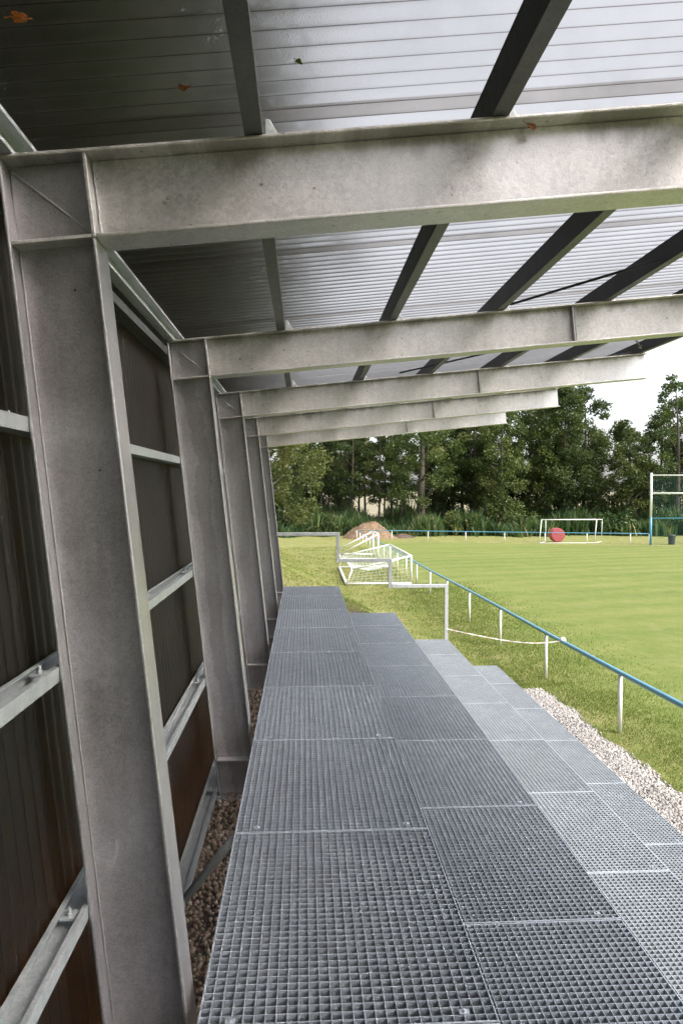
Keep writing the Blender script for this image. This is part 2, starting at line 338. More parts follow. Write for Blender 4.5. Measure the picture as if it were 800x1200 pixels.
# ---------------------------------------------------------------- grandstand canopy: frames, purlins, rails, sheets
YC, SP = 2.148, 2.5836
FRAMES = [YC+SP*i for i in range(-2, 5)]
HW = .0675                                    # half the flange width
def x_out(z): return -.893+.106*(.97-z)
CD = .258
def x_in(z): return x_out(z)+CD
def z_top(x): return 1.0715+.1022*x
RD = .262
TIP = 3.63; ZB = -2.08
canopy = thing('canopy', 'galvanised steel grandstand canopy with corrugated bronze translucent roof and back wall', 'canopy', (0, 0, 0))
def solve_x(fx, fz):
    z = .9
    for _ in range(30): z = fz(fx(z))
    return fx(z), z
xo, zo = solve_x(x_out, z_top); xi, zi = solve_x(x_in, lambda x: z_top(x)-RD); xj, zj = solve_x(x_in, z_top)
xl, zl = solve_x(x_out, lambda x: z_top(x)-RD)
T = .011
ux = Vector((1, .1022)).normalized(); un = Vector((-.1022, 1)).normalized()
def off(p, a, n_): return (p[0]+ux.x*a+un.x*n_, p[1]+ux.y*a+un.y*n_)
def shape_column():
    bm = bmesh.new(); dz = Vector((-.106, 1)).normalized(); t = T
    prism_y(bm, [(x_out(ZB)+t, ZB), (x_in(ZB)-t, ZB), (x_in(zi)-t, zi+.0), (xj-t, zj-t), (xo+t, zo-t)], HW-.004, HW+.004)     # web
    prism_y(bm, [(x_out(ZB), ZB), (x_out(ZB)+t, ZB), (xo+t, zo-t-.001), (xo, zo-t-.001)], 0, 2*HW)                         # outer flange
    prism_y(bm, [(x_in(ZB)-t, ZB), (x_in(ZB), ZB), (xi, zi-.002), (xi-t, zi-.002)], 0, 2*HW)                               # inner flange
    return bm
def shape_rafter():
    bm = bmesh.new()
    tip_t = (TIP, z_top(TIP)); tip_b = (TIP+.02, z_top(TIP)-RD)
    prism_y(bm, [(xi+.0015, zi+T), (tip_b[0]-.002, tip_b[1]+T), (tip_t[0]-.002, tip_t[1]-T), (xj+.0015, zj-T)], HW-.0035, HW+.0035)
    prism_y(bm, [(xo, zo-T), (tip_t[0], tip_t[1]-T), tip_t, (xo, zo)], -.001, 2*HW+.001)
    prism_y(bm, [(xi+.001, zi), tip_b, (tip_b[0], tip_b[1]+T), (xi+.001, zi+T)], 0, 2*HW)
    return bm
col0 = mesh_obj('column', shape_column(), M['steel'], canopy, .0035)
zf = -1.835
for y_, poly in ((.004, [(xl+T+.001, zl), (xi-T-.001, zi), (xi-T-.001, zi+T), (xl+T+.001, zl+T)]),                 # rib continuing the rafter's lower flange
                 (.003, [(xi-T, zi+.001), (xi, zi+.001), (xj, zj-T-.001), (xj-T, zj-T-.001)]),                        # rib continuing the inner flange
                 (.004, [(x_out(zf)+T+.001, zf), (x_in(zf)-T-.001, zf), (x_in(zf)-T-.001, zf+.010), (x_out(zf)+T+.001, zf+.010)])):
    bm = bmesh.new(); prism_y(bm, poly, y_, 2*HW-y_); mesh_obj('stiffener', bm, M['rafter_steel'], col0, .002)
bm = bmesh.new()       # ground-smooth weld beads: corner diagonal and along the flange roots
def bead(a, b, r, wob=.0012):
    a, b = Vector(a), Vector(b); n_ = max(3, int((b-a).length/.007))
    tube(bm, [a.lerp(b, i/n_)+Vector((random.uniform(-wob, wob), 0, random.uniform(-wob, wob))) for i in range(n_+1)], [r*random.uniform(.75, 1.25) for _ in range(n_+1)], 6)
bead((xo+.016, HW-.005, zo-.02), (xi-.016, HW-.005, zi+.02), .0045)
bead((x_out(zl)+T+.003, HW-.006, zl-.012), (x_out(-1.8)+T+.003, HW-.006, -1.8), .0026, .0004)
bead((xj+.004, HW-.006, zj-T-.004), (xi+.004, HW-.006, zi+T+.004), .0035)
mesh_obj('weld_bead', bm, M['weld'], col0, smooth=True)
bm = bmesh.new(); xm = (x_out(ZB)+x_in(ZB))/2
box(bm, (xm, HW, ZB-.010), (.34, .20, .02))
for dx in (-.14, .14):
    for dy in (-.07, .07): bmesh.ops.create_cone(bm, cap_ends=True, segments=6, radius1=.017, radius2=.017, depth=.018, matrix=Matrix.Translation((xm+dx, HW+dy, ZB+.009)))
mesh_obj('base_plate', bm, M['steel'], col0, .002)
raf0 = mesh_obj('rafter', shape_rafter(), M['rafter_steel'], canopy, .0035)
sx0 = 1.84
for s_ in (-.0065, .0065):
    p = (sx0+s_, z_top(sx0+s_)); bm = bmesh.new()
    prism_y(bm, [off(p, -.005, -RD+T+.001), off(p, .005, -RD+T+.001), off(p, .005, -T-.001), off(p, -.005, -T-.001)], .028, 2*HW-.028)
    mesh_obj('splice_plate', bm, M['rafter_steel'], raf0, .001)
PX = [-.875, -.145, .600, 1.330, 2.070, 2.815, 3.560]; PH, PB = .115, .055
for x in PX[1:]:       # cleats that hold the purlins, standing on the rafter
    bm = bmesh.new(); x1 = x+PB/2+.004; zt = z_top(x1)+.001
    prism_y(bm, [(x1, zt), (x1+.055, zt+.0055), (x1+.012, zt+.075), (x1, zt+.075)], HW-.004, HW+.004)
    mesh_obj('cleat', bm, M['rail_steel'], raf0, .001)
# stretch the frame to its first place and copy it along the stand
frames = [(col0, raf0)]
col0.location.y = raf0.location.y = FRAMES[0]
for y in FRAMES[1:]:
    for o in (col0, raf0):
        c = dup(o, parent=canopy); c.location = (0, y, 0)
YA, YB = FRAMES[0]-.15, FRAMES[-1]+.30
def cee(x, h, b, t=.0035, lip=.016):
    "C profile on the rafter: web on the left, open to the right"
    o = (x-b/2, z_top(x-b/2)+.001)
    return [off(o, 0, 0), off(o, b, 0), off(o, b, lip), off(o, b-t, lip), off(o, b-t, t), off(o, t, t), off(o, t, h-t), off(o, b-t, h-t), off(o, b-t, h-lip), off(o, b, h-lip), off(o, b, h), off(o, 0, h)]
for x in PX:
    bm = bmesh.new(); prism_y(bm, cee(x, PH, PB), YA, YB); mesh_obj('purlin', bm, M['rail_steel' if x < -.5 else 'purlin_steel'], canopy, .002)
# wall rails: channels laid flat behind the columns, open side up
for z in (.93, .215, -.535, -1.268, -2.0):
    bm = bmesh.new(); x1 = x_out(z-.03)-.003; b, h, t, lp = .085, .045, .003, .018
    prism_y(bm, [(x1, z-h), (x1, z), (x1-lp, z), (x1-lp, z-t), (x1-t, z-t), (x1-t, z-h+t), (x1-b+t, z-h+t), (x1-b+t, z-t), (x1-b+lp, z-t), (x1-b+lp, z), (x1-b, z), (x1-b, z-h)], YA, YB)
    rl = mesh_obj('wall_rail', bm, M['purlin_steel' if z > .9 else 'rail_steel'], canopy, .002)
    for y in FRAMES[1:]:
        cb = bmesh.new(); box(cb, (x1-.045, y-.026, z-.012), (.05, .05, .006))
        bmesh.ops.create_cone(cb, cap_ends=True, segments=6, radius1=.009, radius2=.009, depth=.010, matrix=Matrix.Translation((x1-.045, y-.03, z-.005)))
        bmesh.ops.create_cone(cb, cap_ends=True, segments=8, radius1=.005, radius2=.005, depth=.022, matrix=Matrix.Translation((x1-.045, y-.03, z+.004)))
        mesh_obj('cleat', cb, M['rail_steel'], rl, 0)
# corrugated roof sheets, overlapping along the stand
PITCH = .076
def wave(t): return .5+.5*np.cos(2*np.pi*t/PITCH)
def corrugated(name, fn, u0, u1, vs_, mat, parent, amp=.0220):
    nu = int(round((u1-u0)/PITCH*16)); u = np.linspace(u0, u1, nu+1); v = np.asarray(vs_)
    U, Vv = np.meshgrid(u, v); H = wave(U)*amp
    P3 = fn(U, Vv, H).reshape(-1, 3); m = nu+1; ii = (np.arange(len(v)-1)[:, None]*m+np.arange(m-1)).ravel()
    return np_obj(name, P3, np.stack([ii, ii+1, ii+m+1, ii+m], 1), mat, parent, smooth=True)
y0 = 2.28-1.33*4
for i in range(12):
    a = y0+1.33*i-.048; b = a+1.33+.095
    if i == 11: b = 13.05
    lift = .0022*(i % 2)
    def fn(U, X, H, lift=lift):
        base = z_top(X)+PH+.003+lift
        return np.stack([X-.1017*H, U, base+.9948*H], -1)
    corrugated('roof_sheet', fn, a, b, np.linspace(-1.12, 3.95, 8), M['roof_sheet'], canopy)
for i in range(12):
    a = y0+.5+1.33*i-.048; b = a+1.33+.095
    if i == 11: b = 13.0
    lift = .0022*(i % 2)
    def fn(U, Z, H, lift=lift): return np.stack([x_out(Z-.02)-.094-lift-H, U, Z], -1)
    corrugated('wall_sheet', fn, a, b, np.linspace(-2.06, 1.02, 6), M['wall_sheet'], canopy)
# bracing rods under the roof
def under(x, y, dz=-.03): return Vector((x, y, z_top(x)+PH*.55+dz))
for a, b in (((1.40, FRAMES[3]), (3.5, FRAMES[2]+.1)), ((2.1, FRAMES[3]+.1), (3.52, FRAMES[4]-.1)), ((1.0, FRAMES[4]), (3.5, FRAMES[3]+.1)), ((2.0, FRAMES[5]), (3.5, FRAMES[4]+.1))):
    bm = bmesh.new(); tube(bm, [under(*a), under(*b)], .009, 8); br = mesh_obj('brace_rod', bm, M['purlin_steel'], canopy, smooth=True)
    cb = bmesh.new(); d = (under(*b)-under(*a)).normalized(); tube(cb, [under(*b)-d*.30, under(*b)-d*.12], .017, 8); mesh_obj('turnbuckle', cb, M['purlin_steel'], br)

# ---------------------------------------------------------------- terrace of steel grating steps
TX = [-.318, .582, 1.497, 2.373, 3.198]; TZ0, TD = -1.5783, .4478; YEND = 11.46; OFFS = [1.049, 1.069, 1.076, 1.0885]
terrace = thing('terrace', 'stepped standing terrace of open galvanised steel grating panels', 'terrace', (0, 0, 0))
def grating_bm(wd, ln):
    bm = bmesh.new(); dp = .030; nx_ = int(round(wd/.0333)); ny_ = int(round(ln/.0333))
    g = .003
    for i in range(nx_+1):
        x = g+(wd-2*g)*i/nx_; th = .0045 if i in (0, nx_) else .0021
        box(bm, (min(max(x, g+th/2), wd-g-th/2), ln/2, -dp/2), (th, ln-2*g, dp))
    for j in range(ny_+1):
        y = g+(ln-2*g)*j/ny_; th = .0068 if j in (0, ny_) else .0021
        box(bm, (wd/2, min(max(y, g+th/2), ln-g-th/2), -dp/2-.0006 if j not in (0, ny_) else -dp/2+.0006), (wd-2*g-.002, th, dp-.0006))
    return bm
cache = {}
for t in range(4):
    x0, x1 = TX[t], TX[t+1]; z = TZ0-TD*t; wd = x1-x0
    bm = bmesh.new()                                                      # carrying frame: edge beams, cross beams, legs
    for x in (x0+.03, x1-.03): box(bm, (x, (YEND-3.2)/2, z-.075), (.04, YEND+3.2-.02, .08))
    edges = [YEND, YEND-OFFS[t]]
    while edges[-1] > -2.9: edges.append(edges[-1]-1.2)
    for y in edges: box(bm, ((x0+x1)/2, min(y, YEND-.03), z-.0755), (wd-.105, .05, .078))
    tier = mesh_obj('step_tier', bm, M['purlin_steel'], terrace, .002)
    for y in edges[::2]:
        for x in (x0+.03, x1-.03):
            lb = bmesh.new(); yy = min(y, YEND-.04)-.05; g_ = gz(x, yy); sqtube(lb, (x, yy, z-.117), (x, yy, g_-.02), .05); mesh_obj('leg', lb, M['purlin_steel'], tier)
    for a, b in zip(edges[1:], edges):
        key = (t, round(b-a, 3))
        if key not in cache:
            o = mesh_obj('grating_panel', grating_bm(wd, b-a), M['grating' if t < 2 else 'grating_lit'], tier, recalc=False); cache[key] = o
        else:
            o = cache[key].copy(); COL.objects.link(o); o.parent = tier
        o.location = (x0, a, z+random.uniform(-.0012, .0012))
    # saddle clips near the panel corners
    for y in edges[1:]:
        for x in (x0+.10, x1-.10):
            cb = bmesh.new(); box(cb, (x, y+.045, z+.0030), (.030, .020, .002)); bmesh.ops.create_cone(cb, cap_ends=True, segments=8, radius1=.006, radius2=.005, depth=.006, matrix=Matrix.Translation((x, y+.045, z+.0065)))
            mesh_obj('saddle_clip', cb, M['grating'], tier)
bm = bmesh.new(); tube(bm, [(-.60, 3.43, -2.03), (-.29, 3.47, -1.66)], .021, 12); mesh_obj('brace', bm, M['rail_steel'], terrace, smooth=True)

# stepped handrail at the far end of the terrace
YH = 12.50
hr = thing('handrail', 'grey stepped guard rail closing the far end of the terrace', 'handrail', (2.56, YH, gz(2.56, YH)))
def hpart(name, a, b):
    bm = bmesh.new(); o_ = Vector(hr.location); sqtube(bm, Vector(a)-o_, Vector(b)-o_, .062); return mesh_obj(name, bm, M['handrail_steel'], hr, .006)
z1, z2, z3 = -.793, -1.265, -1.730
hpart('rail', (-.47, YH, z1), (.648, YH, z1)); hpart('post', (.617, YH, z1-.032), (.617, YH, z2-.031))
hpart('rail', (.649, YH, z2), (1.576, YH, z2)); hpart('post', (1.545, YH, z2-.032), (1.545, YH, z3-.031))
hpart('rail', (1.577, YH, z3), (2.591, YH, z3)); hpart('post', (2.56, YH, z3-.032), (2.56, YH, gz(2.56, YH)-.05))

# ---------------------------------------------------------------- pitch fences: blue rail on white posts
def fence(name, label, pts, h, r_rail, r_post):
    root = thing(name, label, 'fence', (pts[0][0], pts[0][1], gz(*pts[0]))); o_ = Vector(root.location)
    bm = bmesh.new(); tube(bm, [Vector((x, y, gz(x, y)+h))-o_ for x, y in pts], r_rail, 12); mesh_obj('rail', bm, M['blue'], root, smooth=True)
    for x, y in pts:
        bm = bmesh.new(); g_ = gz(x, y); tube(bm, [Vector((x, y, g_-.03))-o_, Vector((x, y, g_+h-r_rail*.9))-o_], r_post, 10); mesh_obj('post', bm, M['white'], root, smooth=True)
    return root
FY = [9.668+3.11*i for i in range(-4, 17)]
fence('pitch_fence', 'near pitch barrier with blue top rail on white posts running away beside the terrace', [(4.47+.006*(y-9.7)+.0009*max(0, y-12), y) for y in FY], .86, .035, .030)
fp = [(4.75+2.97*i, 62.4-.405*2.97*i*1.02) for i in range(0, 8)]+[(26.84, 53.42)]
fence('pitch_fence', 'far pitch barrier with thin blue rail on white posts in front of the trees', fp, .88, .032, .034)
# barrier tape
ta = Vector((2.56, YH-.035, -2.50)); tb = Vector((4.50, 11.95, -2.625))
bmr = bmesh.new(); N_ = 60
def tp_(i):
    f_ = i/N_; p = ta.lerp(tb, f_); p.z -= .13*4*f_*(1-f_)*.5+.05*math.sin(math.pi*f_**2); return p
prev = None
for i in range(N_+1):
    p = tp_(i); tw = .5+.4*math.sin(i*.21); up_ = Vector((.3*math.cos(tw*3), .4*math.sin(tw*3), .9)).normalized()*.009
    a, b = bmr.verts.new(p-up_), bmr.verts.new(p+up_)
    if prev:
        f_ = bmr.faces.new((prev[0], a, b, prev[1])); f_.material_index = 1 if (i//2) % 3 == 2 else 0
    prev = (a, b)
bmr.faces.ensure_lookup_table()
tube(bmr, [tb+Vector((0, -.03, -.02)), tb+Vector((0, .03, .02))], .05, 10)
to = mesh_obj('barrier_tape', bmr, [M['tape_white'], M['tape_red']], None)
sm = to.modifiers.new('solid', 'SOLIDIFY'); sm.thickness = .002
tag(to, 'red and white barrier tape sagging from the handrail post to the blue rail', 'tape')

# ---------------------------------------------------------------- goals
def net(name, P00, P10, P11, P01, nu, nv, wd, mat, parent, sag=0.):
    "net between four corners made of thin flat cords"
    P00, P10, P11, P01 = map(Vector, (P00, P10, P11, P01)); bm = bmesh.new()
    nrm = (P10-P00).cross(P01-P00).normalized()
    def at(u, v): return P00*(1-u)*(1-v)+P10*u*(1-v)+P11*u*v+P01*(1-u)*v + Vector((0, 0, -1))*sag*16*u*(1-u)*v*(1-v) + nrm*.02*math.sin(u*23)*math.sin(v*17)
    M_ = 8
    for i in range(nu+1): tube(bm, [at(i/nu, j/M_) for j in range(M_+1)], wd/2, 3, False)
    for j in range(nv+1): tube(bm, [at(i/M_, j/nv) for i in range(M_+1)], wd/2, 3, False)
    return mesh_obj(name, bm, mat, parent)
def gp(x, y, h): return Vector((x, y, gz(x, y)+h))
def bars(root, name, segs, r, mat):
    o_ = Vector(root.location)
    for s in segs:
        bm = bmesh.new(); tube(bm, [Vector(p)-o_ for p in s], r, 10); mesh_obj(name, bm, mat, root, smooth=True)
# goal tipped on its face beside the fence (large)
def frame_pts(x0, x1, y): return gp(x0, y, .06), gp(x1, y, .06)
ga = thing('football_goal', 'large white football goal tipped onto its face beside the near fence', 'goal', (3.0, 31.5, gz(3, 31.5)))
nL, nR = gp(1.72, 27.9, .06), gp(4.30, 27.9, .06); fL, fR = gp(1.80, 35.3, .06), gp(4.36, 35.3, .06)
U = Vector((0, 0, 1)); nT, fT = nR+U*1.10, fR+U*1.10; nA, fA = nL+U*.58+Vector((.22, 0, 0)), fL+U*.58+Vector((.18, 0, 0))
bars(ga, 'post', [(nL, nR), (fL, fR)], .055, M['white']); bars(ga, 'crossbar', [(nL, fL)], .06, M['white'])
bars(ga, 'base_bar', [(nR, nT), (fR, fT), (nT, fT)], .045, M['white']); bars(ga, 'stay', [(nT, nA), (fT, fA), (nL, nA), (fL, fA), (nA, fA)], .035, M['white'])
o_ = Vector(ga.location)
net('net', nT-o_, fT-o_, fA-o_, nA-o_, 40, 14, .010, M['net_white'], ga, .55)
net('net', nR-o_, nT-o_, nA-o_, nL-o_, 7, 14, .009, M['net_white'], ga)
gb = thing('football_goal', 'smaller white goal lying tipped over behind the larger tipped goal', 'goal', (3.3, 43, gz(3.3, 43)))
nL, nR = gp(2.12, 40.6, .05), gp(4.30, 40.4, .05); fL, fR = gp(2.2, 44.6, .05), gp(4.40, 44.4, .05)
nT, fT = nR+U*1.45, fR+U*1.45
bars(gb, 'post', [(nL, nR), (fL, fR)], .05, M['white']); bars(gb, 'crossbar', [(nL, fL)], .05, M['white'])
bars(gb, 'base_bar', [(nR, nT), (fR, fT), (nT, fT)], .05, M['white']); bars(gb, 'stay', [(nT, nL+U*.25), (fT, fL+U*.25), (nL, nL+U*.25), (fL, fL+U*.25)], .045, M['white'])
gc = thing('football_goal', 'upright white goal standing behind the far rail with the red drum behind it', 'goal', (21, 56.5, gz(21, 56.5)))
a, b, at_, bt_ = gp(19.03, 56, 0), gp(23.60, 56, 0), gp(19.26, 56.15, 1.93), gp(23.82, 56.15, 1.93)
a2, b2, a3, b3 = gp(20.15, 57.7, 0), gp(24.90, 57.7, 0), gp(20.12, 57.6, 1.9), gp(24.90, 57.6, 1.9)
bars(gc, 'post', [(a, at_), (b, bt_)], .038, M['white']); bars(gc, 'crossbar', [(at_, bt_)], .042, M['white'])
bars(gc, 'stay', [(a2, a3), (b2, b3), (at_, a3), (bt_, b3), (a3, b3)], .024, M['white']); bars(gc, 'base_bar', [(a+U*.04, b+U*.04), (a+U*.04, a2+U*.04), (b+U*.04, b2+U*.04)], .026, M['white'])

# red drum: ribbed barrel lying on its side behind the goal
bm = bmesh.new(); prof = [(-.02, .05), (-.01, .50), (.0, .56), (.05, .58), (.12, .56), (.32, .57), (.36, .59), (.40, .57), (.62, .56), (.68, .58), (.73, .56), (.74, .50), (.75, .05)]
tube(bm, [(0, p[0], 0) for p in prof], [p[1] for p in prof], 36)
dr = mesh_obj('drum', bm, M['red'], None, smooth=False); dr.location = (21.30, 57.9, gz(21.30, 57.9)+.585)
tag(dr, 'large red round drum lying on its side behind the far goal', 'drum')

# high ball-catch net, blue and white posts
yn = 53.4; xn = 26.95
bn = thing('ball_net', 'tall ball catch net between white and blue posts at the right edge', 'net', (xn, yn, gz(xn, yn))); o_ = Vector(bn.location)
for x in (xn, xn+9.0):
    bm = bmesh.new(); tube(bm, [gp(x, yn, -.05)-o_, gp(x, yn, 2.15)-o_], .085, 12); mesh_obj('post_foot', bm, M['blue'], bn, smooth=True)
    bm = bmesh.new(); tube(bm, [gp(x, yn, 2.15)-o_, gp(x, yn, 5.60)-o_], .085, 12); mesh_obj('post', bm, M['white'], bn, smooth=True)
for hh, r_, mt in ((2.08, .035, 'blue'), (4.02, .065, 'white'), (5.42, .045, 'white')):
    bm = bmesh.new(); tube(bm, [gp(xn+.09, yn, hh)-o_, gp(xn+8.91, yn, hh)-o_], r_, 8); mesh_obj('crossbar', bm, M[mt], bn, smooth=True)
net('net', gp(xn+.1, yn, .05)-o_, gp(xn+8.9, yn, .05)-o_, gp(xn+8.9, yn, 5.40)-o_, gp(xn+.1, yn, 5.40)-o_, 60, 36, .008, M['net_green'], bn)
# bin
xb, yb = 28.9, 53.9
bi = thing('litter_bin', 'dark round litter bin on the grass in front of the ball net', 'bin', (xb, yb, gz(xb, yb)))
bm = bmesh.new(); tube(bm, [(0, 0, 0), (0, 0, .66), (0, 0, .70), (0, 0, .72)], [.24, .28, .30, .29], 20); mesh_obj('bin_body', bm, M['bin'], bi)
bm = bmesh.new(); tube(bm, [(0, 0, .72), (0, 0, .76), (0, 0, .79)], [.29, .27, .12], 20); mesh_obj('lid', bm, M['bin'], bi)

# spoil heap
def heap(name, cx, cy, rx, ry, h, mat, label, seed):
    r2 = np.random.default_rng(seed); nu, nv = 90, 34; th = np.linspace(0, 2*np.pi, nu, endpoint=False); rr = np.linspace(0, 1, nv)
    A, B = np.meshgrid(th, rr); prof = np.cos(B*np.pi/2)**1.15
    X_ = cx+rx*B*np.cos(A)*(1+.10*np.sin(3*A+1)+.05*np.sin(7*A)); Y_ = cy+ry*B*np.sin(A)*(1+.08*np.sin(2*A))
    lump = sum(np.sin(X_*f_+p1)*np.cos(Y_*f_*1.1+p2)/f_ for f_, p1, p2 in ((2., .4, 1.), (3.7, 2, .3), (6.3, .9, 4)))*.16
    Z_ = ground_z(X_, Y_)-.03+h*(prof*(1+.0*A)+lump*np.sin(np.clip(1-B, 0, 1)*np.pi/2)*.9) + r2.normal(0, .035, X_.shape)*(B < .97)*(B > .01)
    ii = []
    for j in range(nv-1):
        for i in range(nu): ii.append((j*nu+i, j*nu+(i+1) % nu, (j+1)*nu+(i+1) % nu, (j+1)*nu+i))
    o = np_obj(name, np.stack([X_, Y_, Z_], -1).reshape(-1, 3), ii, mat); return tag(o, label, 'heap')
k = NT('orange_soil'); P = k.coord(); n1 = k.noise(P, 2.2, 6, .7); n2 = k.noise(P, 14, 4, .7)
k.pbr(k.ramp(k.math('ADD', k.math('MULTIPLY', n1, .5), k.math('MULTIPLY', n2, .5)), [(.36, (.075, .048, .030)), (.5, (.19, .122, .072)), (.64, (.36, .255, .165))]), .95, 0, k.bump(n2, .8, .15)); M['soil'] = k.m
k = NT('brown_soil'); P = k.coord(); n1 = k.noise(P, 5, 6, .7)
k.pbr(k.ramp(n1, [(.32, (.06, .042, .034)), (.68, (.15, .105, .08))]), .95, 0, k.bump(n1, .8, .15)); M['soil2'] = k.m
heap('soil_heap', 6.0, 65.0, 2.55, 2.0, 1.55, M['soil'], 'big heap of orange brown soil behind the far fence corner', 3)
heap('soil_heap', 9.3, 66.0, 1.2, 1.0, .42, M['soil2'], 'low dark brown soil heap right of the big orange heap', 4)

# ---------------------------------------------------------------- trees
def leaf_cloud(centers, rad, n, size, seed, flat=.75, bright=None, droop=0.):
    r2 = np.random.default_rng(seed); c = np.asarray(centers, float); rad = np.asarray(rad, float)
    pr = rad**2; pr = pr/pr.sum(); idx = r2.choice(len(c), n, p=pr)
    d = r2.normal(size=(n, 3)); d /= np.linalg.norm(d, axis=1)[:, None]; q = r2.random(n)**(1/2.2)
    p = c[idx]+d*(rad[idx]*q)[:, None]*np.array([1, 1, flat])
    if droop: p[:, 2] -= droop*r2.random(n)**2
    a = r2.normal(size=(n, 3)); a /= np.linalg.norm(a, axis=1)[:, None]
    b = np.cross(a, r2.normal(size=(n, 3))); b /= np.linalg.norm(b, axis=1)[:, None]
    s = size*r2.uniform(.55, 1.25, n)[:, None]
    V = np.stack([p-a*s*.6, p+b*s*.32-a*s*.05, p+a*s*.6, p-b*s*.32+a*s*.05], 1).reshape(-1, 3)
    F = np.arange(4*n).reshape(n, 4)
    cb = r2.normal(0, .16, len(c)); rnd = np.clip(.45+cb[idx]+r2.normal(0, .16, n), 0, 1)
    return V, F, rnd
def make_tree(label, group, H, crown_lo, cw, tr, nclump, nleaf, lsize, mat, seed, shape='oval', clump_r=(.7, 1.3), droop=0., lean=.0, limbs=9, keep=None):
    r2 = np.random.default_rng(seed)
    root = thing('tree', label, 'tree', (0, 0, 0), group)
    bm = bmesh.new(); n_ = 9; pts = []; rs = []
    ph = r2.uniform(0, 6.28)
    for i in range(n_):
        t = i/(n_-1); pts.append(Vector((lean*t*H+.25*math.sin(t*4+ph)*t, .25*math.cos(t*3.3+ph)*t, -.1+t*H*.93))); rs.append(tr*(1.25 if i == 0 else 1)*(1-t)**.8+.02)
    tube(bm, pts, rs, 9)
    def trunk_at(z):
        t = min(max(z/(H*.93), 0), 1)*(n_-1); i = min(int(t), n_-2); return pts[i].lerp(pts[i+1], t-i), rs[i]*(1-(t-i))+rs[i+1]*(t-i)
    cs, cr = [], []
    for k_ in range(nclump):
        t = (k_+.5)/nclump; z = crown_lo+(H-crown_lo)*(t*.97+r2.uniform(-.04, .04))
        if shape == 'oval': wr = math.sin(math.pi*(.12+.83*t))**.7
        elif shape == 'cone': wr = (1-t)**.75+.08
        else: wr = math.sin(math.pi*(.22+.72*t))**.5
        ang = r2.uniform(0, 2*math.pi) + k_*2.4; rr = cw*wr*math.sqrt(r2.uniform(.12, 1))
        b0, _ = trunk_at(z)
        c = Vector((b0.x+rr*math.cos(ang), b0.y+rr*math.sin(ang), z)); cs.append(c[:]); cr.append(r2.uniform(*clump_r)*(.55+.45*wr))
        if limbs and k_ % max(1, nclump//limbs) == 0 and rr > .5:
            s, r0 = trunk_at(max(z-rr*.75, crown_lo*.55)); r0 = max(min(r0*.45, .12), .025)
            mid = s.lerp(c, .5)+Vector((0, 0, .12*rr)); tube(bm, [s, mid, c], [r0, r0*.6, r0*.2], 6)
    mesh_obj('trunk', bm, M['bark'], root, smooth=True)
    V, F, rnd = leaf_cloud(cs, cr, nleaf, lsize, seed+100, .7, droop=droop)
    if keep is not None:
        kk = keep(V.reshape(-1, 4, 3)).all(1); V = V.reshape(-1, 4, 3)[kk].reshape(-1, 3); F = np.arange(len(V)).reshape(-1, 4); rnd = rnd[kk]
    np_obj('crown', V, F, mat, root, rnd)
    return root
def place(root, first, x, y, rz, s, label=None, group=None, sz=None):
    o = root if first else dup(root)
    o.location = (x, y, gz(x, y)); o.rotation_euler = (0, 0, rz); o.scale = (s, s, sz or s)
    if label: o['label'] = label
    if group: o['group'] = group
    return o
GL = 'trees in the row beyond the pitch'
L1 = 'tall dark green deciduous tree in the row beyond the pitch'
L2 = 'slim thin-trunked tree with a sparse high crown in the row beyond the pitch'
L3 = 'mid green leafy tree with low hanging branches in the row beyond the pitch'
pa = make_tree(L1, GL, 16, 2.6, 3.0, .26, 80, 11500, .28, M['leaf_dark'], 21)
pb = make_tree(L2, GL, 15, 3.9, 2.1, .14, 52, 5200, .25, M['leaf_dark'], 22, 'oval', (.5, 1.0))
pc = make_tree(L3, GL, 15.5, 1.6, 3.2, .28, 84, 11500, .28, M['leaf_mid'], 23, 'full', (.6, 1.25), .8)
pd = make_tree(L1, GL, 17, 3.2, 2.7, .24, 72, 10500, .28, M['leaf_dark'], 24)
def ux_(u, Y): return Y*math.tan(math.atan((u-400)/826.6)+.0543)
used = set()
def far_tree(kind, u, Y, s=1., rz=None):
    root, lab = {'a': (pa, L1), 'b': (pb, L2), 'c': (pc, L3), 'd': (pd, L1)}[kind]
    x = ux_(u, Y); place(root, kind not in used, x, Y, random.uniform(0, 6.28) if rz is None else rz, s, lab, GL, s*random.uniform(.95, 1.05)); used.add(kind)
for kind, u, Y, s in [('c', 352, 78, .85), ('a', 330, 84, .95), ('b', 376, 80, .95), ('b', 398, 86, 1.0), ('b', 412, 78, .92), ('b', 428, 84, 1.0), ('b', 444, 79, .9), ('b', 458, 87, 1.0), ('b', 420, 92, 1.05), ('b', 385, 93, 1.0),
        ('b', 470, 82, .95), ('c', 395, 96, .95), ('a', 366, 97, 1.), ('b', 405, 83, 1.), ('b', 450, 91, 1.), ('a', 520, 82, .95), ('d', 541, 88, 1.0), ('d', 555, 80, .98), ('a', 575, 86, 1.05), ('c', 588, 76, .88), ('d', 612, 84, 1.0), ('c', 640, 80, 1.02), ('a', 662, 78, 1.03), ('d', 683, 82, 1.02), ('a', 655, 90, 1.1), ('d', 628, 90, 1.1),
        ('d', 700, 92, .82), ('a', 772, 88, .98), ('d', 808, 82, 1.08), ('a', 835, 84, 1.1), ('d', 865, 82, 1.05), ('d', 508, 91, 1.0), ('a', 558, 93, 1.0), ('d', 742, 92, .78), ('c', 900, 82, 1.0), ('a', 940, 84, 1.0)]:
    far_tree(kind, u, Y, s)
t = make_tree('broad leafy tree with a stout pale trunk right of the soil heap', None, 15.5, 4.2, 4.4, .55, 70, 11000, .27, M['leaf_mid'], 31, 'full', (.7, 1.3), .6); place(t, True, ux_(493, 76), 76, .4, .95)
